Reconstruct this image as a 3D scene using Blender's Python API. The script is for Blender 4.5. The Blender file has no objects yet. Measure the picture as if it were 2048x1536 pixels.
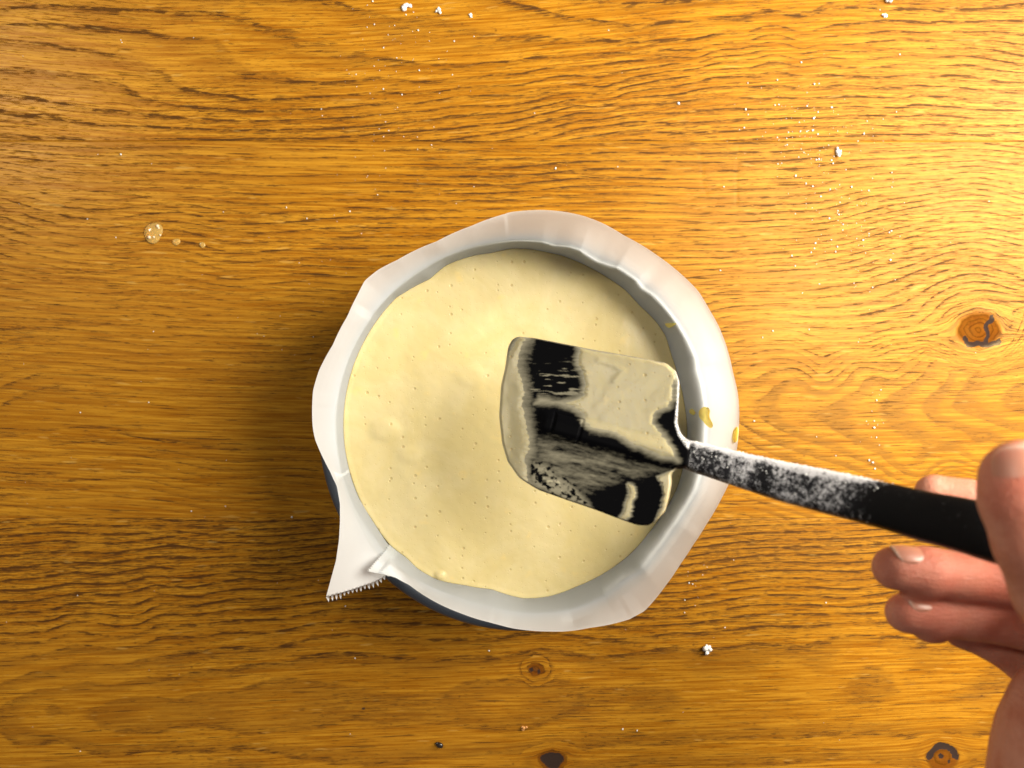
import bpy, bmesh, math, random
import numpy as np
from mathutils import Vector, Matrix
random.seed(4); rng = np.random.RandomState(4)
D = bpy.data; S = bpy.context.scene; COL = S.collection

# ---------------------------------------------------------------- camera
CAM_Z = 0.488; F = 1607.0
cam = D.cameras.new("camera"); co = D.objects.new("camera", cam); COL.objects.link(co)
co.location = (0, 0, CAM_Z); co.rotation_euler = (0, 0, 0)
cam.sensor_width = 36; cam.lens = 36 * F / 2048
cam.clip_start = 0.01; cam.clip_end = 50
cam.dof.use_dof = True; cam.dof.focus_distance = 0.42; cam.dof.aperture_fstop = 8
S.camera = co
S.view_settings.view_transform = 'Standard'; S.view_settings.look = 'None'
S.view_settings.exposure = 0.0; S.view_settings.gamma = 1.0

# ---------------------------------------------------------------- light (indoor daylight from windows)
w = D.worlds.new("World"); S.world = w; w.use_nodes = True
bg = w.node_tree.nodes["Background"]; bg.inputs[0].default_value = (1.0, .97, .94, 1); bg.inputs[1].default_value = 0.15
def area(name, loc, target, sx, sy, power, colr):
    l = D.lights.new(name, 'AREA'); l.shape = 'RECTANGLE'; l.size = sx; l.size_y = sy; l.energy = power; l.color = colr
    o = D.objects.new(name, l); COL.objects.link(o); o.location = loc
    o.rotation_euler = (Vector(target) - Vector(loc)).to_track_quat('-Z', 'Y').to_euler(); return o
area("window_light", (0.58, 0.21, 0.53), (0.05, 0.0, 0.02), 0.36, 0.74, 22.5, (1.0, .93, .80))
area("second_window_light", (-1.15, 0.62, 1.25), (-0.25, 0.1, 0), 0.20, 0.20, 9.0, (1.0, .93, .80))

# ---------------------------------------------------------------- helpers
def P(px, py, z): 
    d = CAM_Z - z
    return Vector(((px - 1024) * d / F, (768 - py) * d / F, z))
def mesh_obj(name, verts, faces, mat=None, parent=None, smooth=True):
    me = D.meshes.new(name); me.from_pydata([tuple(v) for v in verts], [], [tuple(f) for f in faces]); me.update()
    if smooth: me.polygons.foreach_set('use_smooth', [True] * len(me.polygons))
    if mat: me.materials.append(mat)
    o = D.objects.new(name, me); COL.objects.link(o)
    if parent: o.parent = parent
    return o
def fast_mesh(name, V, Q, mat=None, parent=None, smooth=True):
    V = np.asarray(V, dtype=np.float32); Q = np.asarray(Q, dtype=np.int32); k = Q.shape[1]
    me = D.meshes.new(name); me.vertices.add(len(V)); me.vertices.foreach_set('co', V.ravel())
    me.loops.add(Q.size); me.loops.foreach_set('vertex_index', Q.ravel())
    me.polygons.add(len(Q)); me.polygons.foreach_set('loop_start', np.arange(0, Q.size, k, dtype=np.int32))
    try: me.polygons.foreach_set('loop_total', np.full(len(Q), k, dtype=np.int32))
    except Exception: pass
    me.update(calc_edges=True); me.validate()
    if smooth: me.polygons.foreach_set('use_smooth', np.ones(len(me.polygons), dtype=bool))
    if mat: me.materials.append(mat)
    o = D.objects.new(name, me); COL.objects.link(o)
    if parent: o.parent = parent
    return o
def attr(o, name, vals, kind='FLOAT'):
    a = o.data.attributes.new(name, kind, 'POINT')
    a.data.foreach_set('value' if kind == 'FLOAT' else 'vector', np.asarray(vals, dtype=np.float32).ravel())
def empty(name, loc=(0, 0, 0)):
    o = D.objects.new(name, None); COL.objects.link(o); o.location = loc; o.empty_display_size = .02; return o
def tag(o, label=None, cat=None, group=None, kind=None):
    for k, v in (('label', label), ('category', cat), ('group', group), ('kind', kind)):
        if v: o[k] = v
    return o
def adopt(o, parent):
    bpy.context.view_layer.update()
    o.parent = parent; o.matrix_parent_inverse = Matrix.Translation(parent.location).inverted()
def grid_quads(nx, ny, wrap=False):
    q = []
    i = np.arange(nx - (0 if wrap else 1)); j = np.arange(ny - 1)
    I, J = np.meshgrid(i, j, indexing='ij'); I = I.ravel(); J = J.ravel(); I2 = (I + 1) % nx
    return np.stack([I * ny + J, I2 * ny + J, I2 * ny + J + 1, I * ny + J + 1], 1)
def sstep(a, b, x):
    t = np.clip((x - a) / (b - a), 0, 1); return t * t * (3 - 2 * t)
_R = np.random.RandomState(11); _T = _R.rand(256, 256)
def vnoise(x, y):
    xi = np.floor(x).astype(int); yi = np.floor(y).astype(int); fx = x - xi; fy = y - yi
    fx = fx * fx * (3 - 2 * fx); fy = fy * fy * (3 - 2 * fy); g = lambda a, b: _T[a % 256, b % 256]
    return (g(xi, yi) * (1 - fx) + g(xi + 1, yi) * fx) * (1 - fy) + (g(xi, yi + 1) * (1 - fx) + g(xi + 1, yi + 1) * fx) * fy
def fbm(x, y, o=4):
    s = 0; a = 1; t = 0
    for k in range(o): s = s + a * vnoise(x * 2 ** k + 17.3 * k, y * 2 ** k + 5.1 * k); t += a; a *= .5
    return s / t
def poly_sd(px, py, poly):   # signed distance, positive inside
    poly = np.asarray(poly, float); d = np.full(px.shape, 1e9); ins = np.zeros(px.shape, bool)
    for a, b in zip(poly, np.roll(poly, -1, 0)):
        e = b - a; L = (e ** 2).sum() + 1e-9
        t = np.clip(((px - a[0]) * e[0] + (py - a[1]) * e[1]) / L, 0, 1)
        d = np.minimum(d, np.hypot(px - a[0] - t * e[0], py - a[1] - t * e[1]))
        c = ((a[1] > py) != (b[1] > py)) & (px < (b[0] - a[0]) * (py - a[1]) / (b[1] - a[1] + 1e-12) + a[0]); ins ^= c
    return np.where(ins, d, -d)
def line_d(px, py, pts):
    d = np.full(px.shape, 1e9)
    for a, b in zip(np.asarray(pts[:-1], float), np.asarray(pts[1:], float)):
        e = b - a; L = (e ** 2).sum() + 1e-9
        t = np.clip(((px - a[0]) * e[0] + (py - a[1]) * e[1]) / L, 0, 1)
        d = np.minimum(d, np.hypot(px - a[0] - t * e[0], py - a[1] - t * e[1]))
    return d

# ---- node helper
class NT:
    def __init__(s, name):
        s.m = D.materials.new(name); s.m.use_nodes = True; s.t = s.m.node_tree; s.t.nodes.clear()
        s.out = s.t.nodes.new('ShaderNodeOutputMaterial')
    def n(s, typ, **kw):
        nd = s.t.nodes.new('ShaderNode' + typ)
        for k, v in kw.items(): setattr(nd, k, v)
        return nd
    def link(s, a, b): s.t.links.new(a, b)
    def setv(s, sock, v):
        if hasattr(v, 'is_output') or isinstance(v, bpy.types.NodeSocket): s.link(v, sock)
        else: sock.default_value = v
    def math(s, op, a, b=None, c=None, clamp=False):
        nd = s.n('Math', operation=op); nd.use_clamp = clamp; s.setv(nd.inputs[0], a)
        if b is not None: s.setv(nd.inputs[1], b)
        if c is not None: s.setv(nd.inputs[2], c)
        return nd.outputs[0]
    def mr(s, x, a, b, c=0.0, d=1.0, smooth=True):
        nd = s.n('MapRange', interpolation_type='SMOOTHSTEP' if smooth else 'LINEAR'); s.setv(nd.inputs[0], x)
        for i, v in enumerate((a, b, c, d)): s.setv(nd.inputs[i + 1], v)
        return nd.outputs[0]
    def mix(s, f, a, b, mode='MIX'):
        nd = s.n('Mix', data_type='RGBA', blend_type=mode); s.setv(nd.inputs[0], f)
        for i, v in ((6, a), (7, b)):
            if isinstance(v, tuple) and len(v) == 3: v = v + (1,)
            s.setv(nd.inputs[i], v)
        return nd.outputs[2]
    def attr(s, name, out='Fac'): return s.n('Attribute', attribute_name=name).outputs[out]
    def noise(s, vec, scale, detail=2, rough=.5, dist=0):
        nd = s.n('TexNoise'); s.link(vec, nd.inputs['Vector']); nd.inputs['Scale'].default_value = scale
        nd.inputs['Detail'].default_value = detail; nd.inputs['Roughness'].default_value = rough; nd.inputs['Distortion'].default_value = dist
        return nd.outputs['Fac']
    def voro(s, vec, scale, feature='F1', rnd=1.0):
        nd = s.n('TexVoronoi', feature=feature, voronoi_dimensions='2D'); s.link(vec, nd.inputs['Vector']); nd.inputs['Scale'].default_value = scale
        nd.inputs['Randomness'].default_value = rnd; return nd
    def vmul(s, vec, x, y, z):
        nd = s.n('VectorMath', operation='MULTIPLY'); s.link(vec, nd.inputs[0]); nd.inputs[1].default_value = (x, y, z); return nd.outputs[0]
    def vadd(s, vec, x):
        nd = s.n('VectorMath', operation='ADD'); s.link(vec, nd.inputs[0]); s.setv(nd.inputs[1], x); return nd.outputs[0]
    def bump(s, h, strength, dist):
        nd = s.n('Bump'); s.link(h, nd.inputs['Height']); nd.inputs['Strength'].default_value = strength; nd.inputs['Distance'].default_value = dist
        return nd.outputs[0]
    def bsdf(s, **kw):
        nd = s.n('BsdfPrincipled')
        for k, v in kw.items():
            k = k.replace('_', ' ')
            if isinstance(v, tuple) and len(v) == 3 and k != 'Subsurface Radius': v = v + (1,)
            s.setv(nd.inputs[k], v)
        s.link(nd.outputs[0], s.out.inputs[0]); return nd
    def pos(s): return s.n('NewGeometry').outputs['Position']

# ---------------------------------------------------------------- MATERIALS
def mat_wood(name, tint=1.0):
    t = NT(name); g = t.attr('grain', 'Vector'); R = t.attr('ring'); kn = t.attr('knot'); ck = t.attr('crack'); pd = t.attr('pore'); wd = t.attr('wide')
    warp = t.noise(t.vmul(g, 26, 420, 1), 1.0, 3, .6)
    R2 = t.math('ADD', R, t.math('MULTIPLY', t.math('SUBTRACT', warp, .5), .34))
    fr = t.math('FRACT', R2)
    # band: dark earlywood, sharp on one side
    up = t.mr(fr, 0.0, .10); dn = t.mr(fr, .20, .62, 1.0, 0.0)
    band = t.math('MULTIPLY', up, dn)
    core = t.math('MULTIPLY', t.mr(fr, 0.02, .10), t.mr(fr, .16, .36, 1.0, 0.0))
    # pores: short dashes along the grain
    p1 = t.noise(t.vmul(g, 80, 1600, 1), 1.0, 3, .6)
    p2 = t.noise(t.vmul(g, 160, 2600, 1), 1.0, 1, .5)
    p3 = t.noise(t.vadd(t.vmul(g, 42, 1150, 1), (5.3, 9.1, 2.2)), 1.0, 1, .4)
    str_v = t.noise(t.vadd(t.vmul(g, 9, 26, 1), (3.1, 1.1, 0)), 1.0, 2, .5)
    brk = t.noise(t.vadd(t.vmul(g, 75, 330, 1), (1.3, 2.9, 4)), 1.0, 3, .65)
    bw = t.math('MULTIPLY', t.mr(brk, .38, .58, .15, 1.0), t.math('ADD', .35, t.math('MULTIPLY', pd, .9), clamp=True))
    band0 = t.math('MULTIPLY', t.mr(fr, 0.0, .12), t.mr(fr, .40, .72, 1.0, 0.0)); core = t.math('MULTIPLY', core, bw); band = t.math('MULTIPLY', band, bw)
    th1 = t.math('SUBTRACT', .648, t.math('MULTIPLY', core, .20))
    th1 = t.math('SUBTRACT', th1, t.math('MULTIPLY', t.math('SUBTRACT', str_v, .5), .22))
    th1 = t.math('SUBTRACT', th1, t.math('MULTIPLY', pd, .07))
    pore1 = t.mr(t.math('SUBTRACT', p1, th1), 0.0, .07)
    pore2 = t.math('MULTIPLY', t.mr(t.math('SUBTRACT', p2, t.math('SUBTRACT', th1, .0)), 0.0, .08), .75)
    pore3 = t.math('MULTIPLY', t.mr(p3, t.math('SUBTRACT', t.math('SUBTRACT', .68, t.math('MULTIPLY', wd, .06)), t.math('MULTIPLY', pd, .03)), .76), .95)
    pores = t.math('MAXIMUM', t.math('MAXIMUM', pore1, pore2), pore3)
    fib = t.noise(t.vmul(g, 22, 900, 1), 1.0, 4, .65)
    fib2 = t.noise(t.vadd(t.vmul(g, 8, 240, 1), (1.7, 4.2, 0)), 1.0, 3, .6)
    big = t.noise(t.vmul(g, 3.5, 14, 1), 1.0, 2, .5)
    light = (.63 * tint, .292 * tint, .021 * tint); midc = (.35 * tint, .118 * tint, .004 * tint); dark = (.20 * tint, .064 * tint, .004 * tint)
    c = t.mix(t.mr(fib, .34, .66), midc, light)
    c = t.mix(t.math('MULTIPLY', t.mr(fib2, .50, .75), .55), c, midc)
    c = t.mix(t.math('MULTIPLY', t.mr(big, .42, .75), .35), c, (.31, .130, .013))
    c = t.mix(t.math('MULTIPLY', band, t.math('ADD', .45, t.math('MULTIPLY', pd, .2))), c, dark)
    bn = t.noise(t.vadd(t.vmul(g, 90, 700, 1), (3, 1, 4)), 1.0, 3, .6)
    c = t.mix(t.math('MULTIPLY', t.math('MULTIPLY', band0, wd), t.mr(bn, .30, .62, .35, .95)), c, (.20, .080, .008))
    ln = t.math('MULTIPLY', t.mr(fr, 0.03, .09), t.mr(fr, .12, .22, 1.0, 0.0))
    c = t.mix(t.math('MULTIPLY', t.math('MULTIPLY', ln, bw), .6), c, (.17, .065, .007))
    c = t.mix(t.math('MULTIPLY', pores, .88), c, (.045, .015, .004))
    # ray flecks
    fl = t.noise(t.vadd(t.vmul(g, 60, 420, 1), (8, 3, 1)), 1.0, 1, .4)
    c = t.mix(t.math('MULTIPLY', t.mr(fl, .70, .78), .35), c, (.56, .33, .075))
    # dirt / stain
    st = t.noise(t.vadd(t.vmul(g, 12, 30, 1), (2, 7, 3)), 1.0, 5, .65)
    c = t.mix(t.math('MULTIPLY', t.mr(st, .60, .76), .30), c, (.12, .05, .014))
    # small dents
    vd = t.voro(t.vmul(g, 1, 1, 1), 38.0)
    dent = t.math('MULTIPLY', t.mr(vd.outputs['Distance'], .0, .045, 1.0, 0.0), t.mr(st, .50, .62, 0.0, .7))
    c = t.mix(dent, c, (.07, .025, .006))
    kw = t.noise(t.vmul(t.pos(), 900, 900, 1), 1.0, 3, .6)
    kr = t.math('FRACT', t.math('MULTIPLY', R2, 1.6)); kw2 = t.math('ADD', t.math('MULTIPLY', kw, .6), t.math('MULTIPLY', t.mr(kr, .1, .5), .4)); kc = t.mix(kw2, (.045, .013, .002), (.19, .058, .006))
    c = t.mix(t.math('MULTIPLY', kn, .9), c, kc)
    c = t.mix(t.mr(t.math('ADD', ck, t.math('MULTIPLY', t.math('SUBTRACT', kw, .5), .5)), .35, .6), c, (.035, .022, .018))
    h = t.math('SUBTRACT', t.math('MULTIPLY', fib, .25), pores)
    rough = t.math('ADD', .36, t.math('MULTIPLY', pores, .3))
    rough = t.math('ADD', rough, t.math('MULTIPLY', kn, .25)); rough = t.math('ADD', rough, t.math('MULTIPLY', t.math('SUBTRACT', st, .5), .35))
    t.bsdf(Base_Color=c, Roughness=rough, Specular_Tint=(1.0, .70, .30), Normal=t.bump(h, .20, .0003), Specular_IOR_Level=t.math('MULTIPLY', t.math('SUBTRACT', 1.0, kn, clamp=True), .30))
    return t.m
def mat_batter(name, col=(.60, .492, .228), coat=False):
    t = NT(name); p = t.pos()
    n1 = t.noise(p, 26, 4, .6, .6); n2 = t.noise(p, 90, 3, .5)
    c = t.mix(t.mr(n1, .35, .7), tuple(x * .95 for x in col), (min(col[0] * 1.03, .92), col[1] * 1.06, col[2] * 1.22))
    c = t.mix(t.math('MULTIPLY', t.mr(n2, .62, .78), .30), c, (.82, .58, .17))
    v = t.voro(p, 150 if not coat else 190); vr = t.n('SeparateColor'); t.link(v.outputs['Color'], vr.inputs[0])
    rad = t.mr(vr.outputs[0], .55, 1.0, 0.0, .13, smooth=False)
    dot = t.mr(t.math('SUBTRACT', v.outputs['Distance'], rad), -.05, .03, 1.0, 0.0)
    dot = t.math('MULTIPLY', dot, t.math('GREATER_THAN', vr.outputs[0], .62))
    v2 = t.voro(p, 520); vr2 = t.n('SeparateColor'); t.link(v2.outputs['Color'], vr2.inputs[0])
    dot2 = t.math('MULTIPLY', t.mr(v2.outputs['Distance'], .06, .16, 1.0, 0.0), t.math('GREATER_THAN', vr2.outputs[0], .72))
    c = t.mix(t.math('MULTIPLY', dot, .45), c, (.40, .27, .09))
    c = t.mix(t.math('MULTIPLY', dot2, .35), c, (.45, .32, .12))
    h = t.math('SUBTRACT', t.math('ADD', t.math('MULTIPLY', n2, .6), n1), t.math('ADD', dot, t.math('MULTIPLY', dot2, .3)))
    t.bsdf(Base_Color=c, Roughness=.38, Subsurface_Weight=.25, Subsurface_Radius=(.006, .004, .0015), Subsurface_Scale=.6,
           Normal=t.bump(h, .35, .0012), Specular_IOR_Level=.4)
    return t.m
def mat_paper():
    t = NT('parchment'); p = t.pos()
    n = t.noise(p, 500, 3, .6); n2 = t.noise(p, 60, 3, .5)
    bumpn = t.bump(t.math('ADD', t.math('MULTIPLY', n, .12), t.math('MULTIPLY', n2, .9)), .28, .0012)
    c = t.mix(n2, (.86, .895, .93), (.90, .93, .96))
    d = t.n('BsdfPrincipled'); t.link(c, d.inputs['Base Color']); d.inputs['Roughness'].default_value = .5; t.link(bumpn, d.inputs['Normal'])
    d.inputs['Specular IOR Level'].default_value = .3
    tr = t.n('BsdfTranslucent'); tr.inputs[0].default_value = (.93, .96, .985, 1); t.link(bumpn, tr.inputs['Normal'])
    mx = t.n('MixShader'); mx.inputs[0].default_value = .66; t.link(d.outputs[0], mx.inputs[1]); t.link(tr.outputs[0], mx.inputs[2])
    t.link(mx.outputs[0], t.out.inputs[0]); return t.m
def mat_tin():
    t = NT('dark_coated_metal'); p = t.pos(); n = t.noise(p, 2500, 2, .6)
    t.bsdf(Base_Color=t.mix(n, (.045, .052, .066), (.085, .095, .12)), Metallic=.35, Roughness=.42, Normal=t.bump(n, .15, .0002)); return t.m
def mat_spatula(name, flour=False):
    t = NT(name); p = t.pos(); cv = t.attr('cover')
    fine = t.noise(p, 2200, 4, .75); med = t.noise(p, 480, 4, .7)
    if flour:
        lo = t.noise(p, 120, 2, .5)
        k = t.math('ADD', t.math('MULTIPLY', med, .55), t.math('MULTIPLY', fine, .45))
        thr = t.math('SUBTRACT', .645, t.math('MULTIPLY', cv, .27))
        thr = t.math('ADD', thr, t.math('MULTIPLY', t.math('SUBTRACT', lo, .5), .22))
        f = t.mr(t.math('SUBTRACT', k, thr), -.03, .12)
        base = t.mix(t.math('MULTIPLY', t.mr(cv, .15, .9), .35), (.003, .003, .0035), (.04, .038, .05))
        c = t.mix(t.math('MULTIPLY', f, .92), base, (.66, .65, .67))
        t.bsdf(Base_Color=c, Roughness=t.mix(f, (.45,) * 3, (.9,) * 3), Normal=t.bump(t.math('ADD', f, fine), .6, .0006), Specular_IOR_Level=.09)
    else:
        k = t.math('ADD', cv, t.math('MULTIPLY', t.math('SUBTRACT', t.noise(t.vmul(p, 260, 900, 500), 1.0, 4, .7), .5), .55))
        f = t.mr(k, .10, 1.0, smooth=False)
        c = t.mix(f, (.002, .002, .0025), (.33, .30, .21)); c = t.mix(t.math('MULTIPLY', t.attr('flour'), t.mr(fine, .40, .60)), c, (.72, .71, .71))
        t.bsdf(Base_Color=c, Roughness=.5, Normal=t.bump(fine, .12, .0003), Specular_IOR_Level=t.math('ADD', .02, t.math('MULTIPLY', f, .3)))
    return t.m
def mat_flour():
    t = NT('flour'); p = t.pos(); n = t.noise(p, 3000, 2, .6)
    t.bsdf(Base_Color=t.mix(n, (.72, .71, .68), (.9, .89, .86)), Roughness=.9); return t.m
def mat_skin():
    t = NT('skin'); p = t.pos(); n = t.noise(p, 70, 4, .6); f = t.noise(p, 900, 3, .6); red = t.attr('red')
    v = t.voro(p, 1500)
    c = t.mix(t.mr(n, .38, .62), (.47, .170, .104), (.55, .245, .165))
    c = t.mix(t.math('MULTIPLY', red, .55), c, (.52, .13, .085))
    w_ = t.noise(t.vmul(p, 260, 900, 600), 1.0, 3, .6)
    h = t.math('ADD', t.math('MULTIPLY', w_, 1.3), t.math('MULTIPLY', v.outputs['Distance'], .4))
    t.bsdf(Base_Color=c, Roughness=.6, Subsurface_Weight=.35, Subsurface_Radius=(.010, .0035, .0018), Subsurface_Scale=.5,
           Normal=t.bump(h, .55, .0008), Specular_IOR_Level=.35); return t.m
def mat_nail():
    t = NT('nail'); e = t.attr('edge')
    c = t.mix(e, (.50, .215, .145), (.64, .42, .32))
    t.bsdf(Base_Color=c, Roughness=.42, Subsurface_Weight=.3, Subsurface_Radius=(.006, .003, .002), Subsurface_Scale=.4, Coat_Weight=.15); return t.m
def mat_gel(name, col, tr=1.0, rough=.03):
    t = NT(name); t.bsdf(Base_Color=col, Roughness=rough, Transmission_Weight=tr, IOR=1.34); return t.m
def mat_plain(name, col, rough=.5):
    t = NT(name); n = t.noise(t.pos(), 2000, 2, .6)
    t.bsdf(Base_Color=t.mix(n, tuple(x * .7 for x in col), col), Roughness=rough); return t.m
M_batter = mat_batter('cake_batter'); M_coat = mat_batter('batter_coat', (.38, .325, .18), True); M_paper = mat_paper(); M_tin = mat_tin()
M_blade = mat_spatula('black_silicone'); M_handle = mat_spatula('black_plastic_floured', True); M_flour = mat_flour()
M_skin = mat_skin(); M_nail = mat_nail()

# ---------------------------------------------------------------- TABLE (boards)
def tps(pts, lam):
    pts = np.array(pts, float); X = pts[:, :2] / 500.; Z = pts[:, 2]; n = len(X)
    def K(A, B):
        r2 = ((A[:, None, :] - B[None, :, :]) ** 2).sum(2); return r2 * np.log(np.maximum(r2, 1e-12)) * .5
    A = np.zeros((n + 3, n + 3)); A[:n, :n] = K(X, X) + lam * np.eye(n); A[:n, n] = 1; A[:n, n + 1:] = X; A[n, :n] = 1; A[n + 1:, :n] = X.T
    wv = np.linalg.solve(A, np.concatenate([Z, np.zeros(3)]))
    def ev(px, py):
        Q = np.stack([px.ravel(), py.ravel()], 1) / 500.; out = np.empty(len(Q))
        for i in range(0, len(Q), 20000):
            q = Q[i:i + 20000]; out[i:i + 20000] = K(q, X) @ wv[:n] + wv[n] + q @ wv[n + 1:]
        return out.reshape(px.shape)
    return ev
def L(r, *pts): return [(x, y, r) for x, y in pts]
rings1 = (L(4, (0,14),(35,10),(137,9),(239,15),(359,22),(410,20),(495,31),(530,48),(588,53),(608,70),(666,73),(751,109),(854,123),(939,128),(1025,120),(1110,111),(1213,104),(1315,99),(1350,99),(1418,90),(1486,82),(1606,83),(1691,70),(1844,63),(1946,61),(2048,65))
 + L(5, (0,48),(102,43),(164,48),(290,55),(376,68),(427,68),(454,89),(478,116),(495,128),(547,137),(581,154),(649,160),(700,159),(768,151),(912,154),(1000,145),(1110,130),(1400,112))
 + L(6, (0,78),(68,80),(137,92),(205,99),(273,113),(307,128),(342,147),(376,174),(424,183),(495,196),(547,195),(615,191),(700,186),(820,185),(891,179),(966,169),(1110,150),(1233,140),(1350,125),(1435,111),(1537,95),(1640,99),(1844,95),(1998,99),(2048,109))
 + L(7, (0,132),(68,135),(137,137),(164,142),(205,150),(246,162),(294,191),(342,205),(427,214),(495,218),(581,217),(700,210),(843,202),(905,192),(1076,178),(1247,158))
 + L(8, (0,188),(61,188),(102,201),(143,205),(184,214),(260,224),(342,231),(444,237),(547,238),(632,236),(700,232),(900,212),(1042,205),(1212,188),(1350,153),(1418,140),(1555,121),(1640,126),(1827,123),(1929,126),(2048,143))
 + L(9, (0,215),(96,225),(150,236),(232,246),(308,251),(403,255),(478,258),(581,256),(700,251),(803,241),(900,228),(1100,208),(1350,172),(1486,150),(1640,147),(1861,148),(2048,163))
 + L(10, (0,261),(68,270),(137,273),(267,272),(362,274),(492,275),(601,273),(700,270),(800,261),(905,255),(990,244),(1589,170),(1708,168),(1861,170),(2048,181))
 + L(10.6, (1076,236),(1158,217),(1247,205))
 + L(11, (1350,201),(1401,194),(1520,196),(1588,194),(1657,191),(1810,194),(1957,198),(2048,208))
 + L(12, (1350,223),(1418,216),(1589,213),(1690,211),(1827,205),(2048,218),(1076,262))
 + L(13, (1350,245),(1435,239),(1623,233),(1827,230),(2048,232)) + L(14, (1350,264),(1589,252),(1759,247),(2048,245)) + L(15, (1350,281),(1520,275),(1861,265),(2048,262))
 + L(3, (700,5),(871,24),(912,34),(960,51),(1076,65),(1185,73),(1281,80),(1350,73),(1503,60),(1657,51),(1844,41),(2048,36),(430,-10))
 + L(2, (1281,44),(1350,36),(1435,31),(1520,15),(1657,2)) + L(0, (0,-150),(700,-160),(2048,-80)))
rings2 = (L(0, (0,290),(300,300),(700,305),(1100,300),(1500,292),(2048,288)) + L(2, (0,330),(350,352),(700,358),(1050,360),(1400,352),(1700,330),(1900,318),(2048,325))
 + L(5, (0,402),(350,430),(700,440),(1100,430),(1350,430),(1640,425),(1850,382),(1950,370),(2048,392)) + L(8, (36,505),(107,520),(200,532),(465,545),(700,540),(1450,505),(1575,492),(1700,475),(1825,440),(1950,425),(2048,440))
 + L(12, (0,600),(300,620),(600,630),(1450,578),(1575,575),(1669,566),(1762,541),(1841,516),(1903,497),(1950,491),(2044,512))
 + L(14, (0,680),(300,690),(600,690),(1450,630),(1575,625),(1700,627),(1750,619),(1825,587),(1887,556),(1950,544),(2044,569))
 + L(17, (100,760),(400,770),(640,760),(1450,731),(1637,722),(1731,703),(1825,681),(1865,665))
 + L(18, (300,820),(600,815),(1450,760),(1640,748),(1780,725),(1860,690))
 + L(20, (1490,803),(1530,790),(1606,756),(1719,731),(1781,722),(1850,702),(1497,819),(1544,856),(1622,887),(1700,915),(1760,940))
 + L(21, (1611,825),(1625,812),(1687,790),(1716,778),(1762,750),(1856,700),(1625,837),(1675,866),(1716,894),(1778,930),(1850,955))
 + L(22, (1750,810),(1769,794),(1803,775),(1840,750),(1869,719),(1762,844),(1794,866),(1840,887),(1887,906),(1960,930))
 + L(23, (1841,820),(1850,794),(1887,769),(1897,747),(1900,716),(1856,841),(1919,862),(1981,881),(2048,905))
 + L(24, (1903,819),(1912,787),(1934,756),(1944,747),(1925,722),(1925,831),(1981,847),(2044,865)) + L(25, (1994,803),(2009,781),(2048,762),(2028,825),(2048,831))
 + L(17, (0,883),(286,887),(465,912),(680,915),(1470,900)) + L(14, (0,962),(143,966),(286,962),(600,985),(1500,985),(1900,985),(2048,980)) + L(12, (0,1020),(600,1030),(1300,1035),(2048,1030)))
rings3 = (L(0, (0,1042),(350,1040),(700,1032),(1300,1035),(2048,1010)) + L(3, (0,1087),(87,1080),(140,1080),(349,1070),(700,1066),(1350,1080),(1700,1060),(2048,1040))
 + L(6, (0,1159),(70,1153),(209,1145),(349,1136),(523,1129),(700,1110),(1350,1130),(1700,1105)) + L(8, (0,1199),(140,1185),(314,1167),(500,1155),(700,1140),(1350,1165),(1700,1140),(2048,1120))
 + L(10, (0,1248),(105,1237),(279,1227),(384,1209),(523,1195),(700,1175),(1350,1200),(1700,1175),(2048,1160)) + L(12, (0,1281),(140,1262),(314,1247),(495,1237),(700,1215),(1350,1232),(1700,1212))
 + L(14, (0,1365),(35,1352),(63,1342),(122,1331),(209,1324),(279,1318),(450,1290),(628,1270),(900,1275),(1010,1268),(1072,1262),(1150,1268),(1350,1262),(1700,1240),(2048,1225))
 + L(15, (0,1408),(105,1377),(230,1367),(349,1353),(454,1335),(558,1324),(628,1307),(752,1305),(870,1312),(1009,1310),(1036,1300),(1084,1292),(1145,1302),(1231,1308),(1300,1297),(1410,1293),(1483,1286),(1537,1279),(1665,1270),(1811,1270),(2048,1262))
 + L(16, (84,1418),(105,1405),(230,1396),(400,1378),(558,1352),(105,1440),(209,1464),(314,1468),(500,1475),(701,1450),(770,1464),(855,1460),(821,1382),(889,1378),(923,1361),(951,1354))
 + L(16.6, (300,1430),(1000,1430)) + L(15, (0,1475),(120,1490),(300,1505),(500,1500))
 + L(16, (1300,1429),(1373,1425),(1446,1418),(1556,1421),(1665,1410),(1738,1414),(1848,1421),(1921,1414),(1976,1396),(2048,1380)) 
 + L(15.5, (1400,1350),(1500,1345),(1650,1335),(1850,1340)) + L(15, (1300,1495),(1410,1487),(1519,1480),(1629,1476),(1738,1474),(1811,1480),(650,1530),(855,1522),(1000,1510)) + L(14, (1300,1530),(1700,1525),(2048,1500)))
S0 = 3293.0
def ptab(px, py): return (px - 1024) / S0, (768 - py) / S0
table = empty('table', (0, 0, 0)); tag(table, 'golden brown oiled oak table top with knots and open grain', 'table')
KNOTS = [(1957, 660, 44, 36, 1), (1072, 1339, 17, 15, 1), (1105, 1520, 29, 20, 2), (1885, 1516, 34, 27, 1)]
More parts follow.
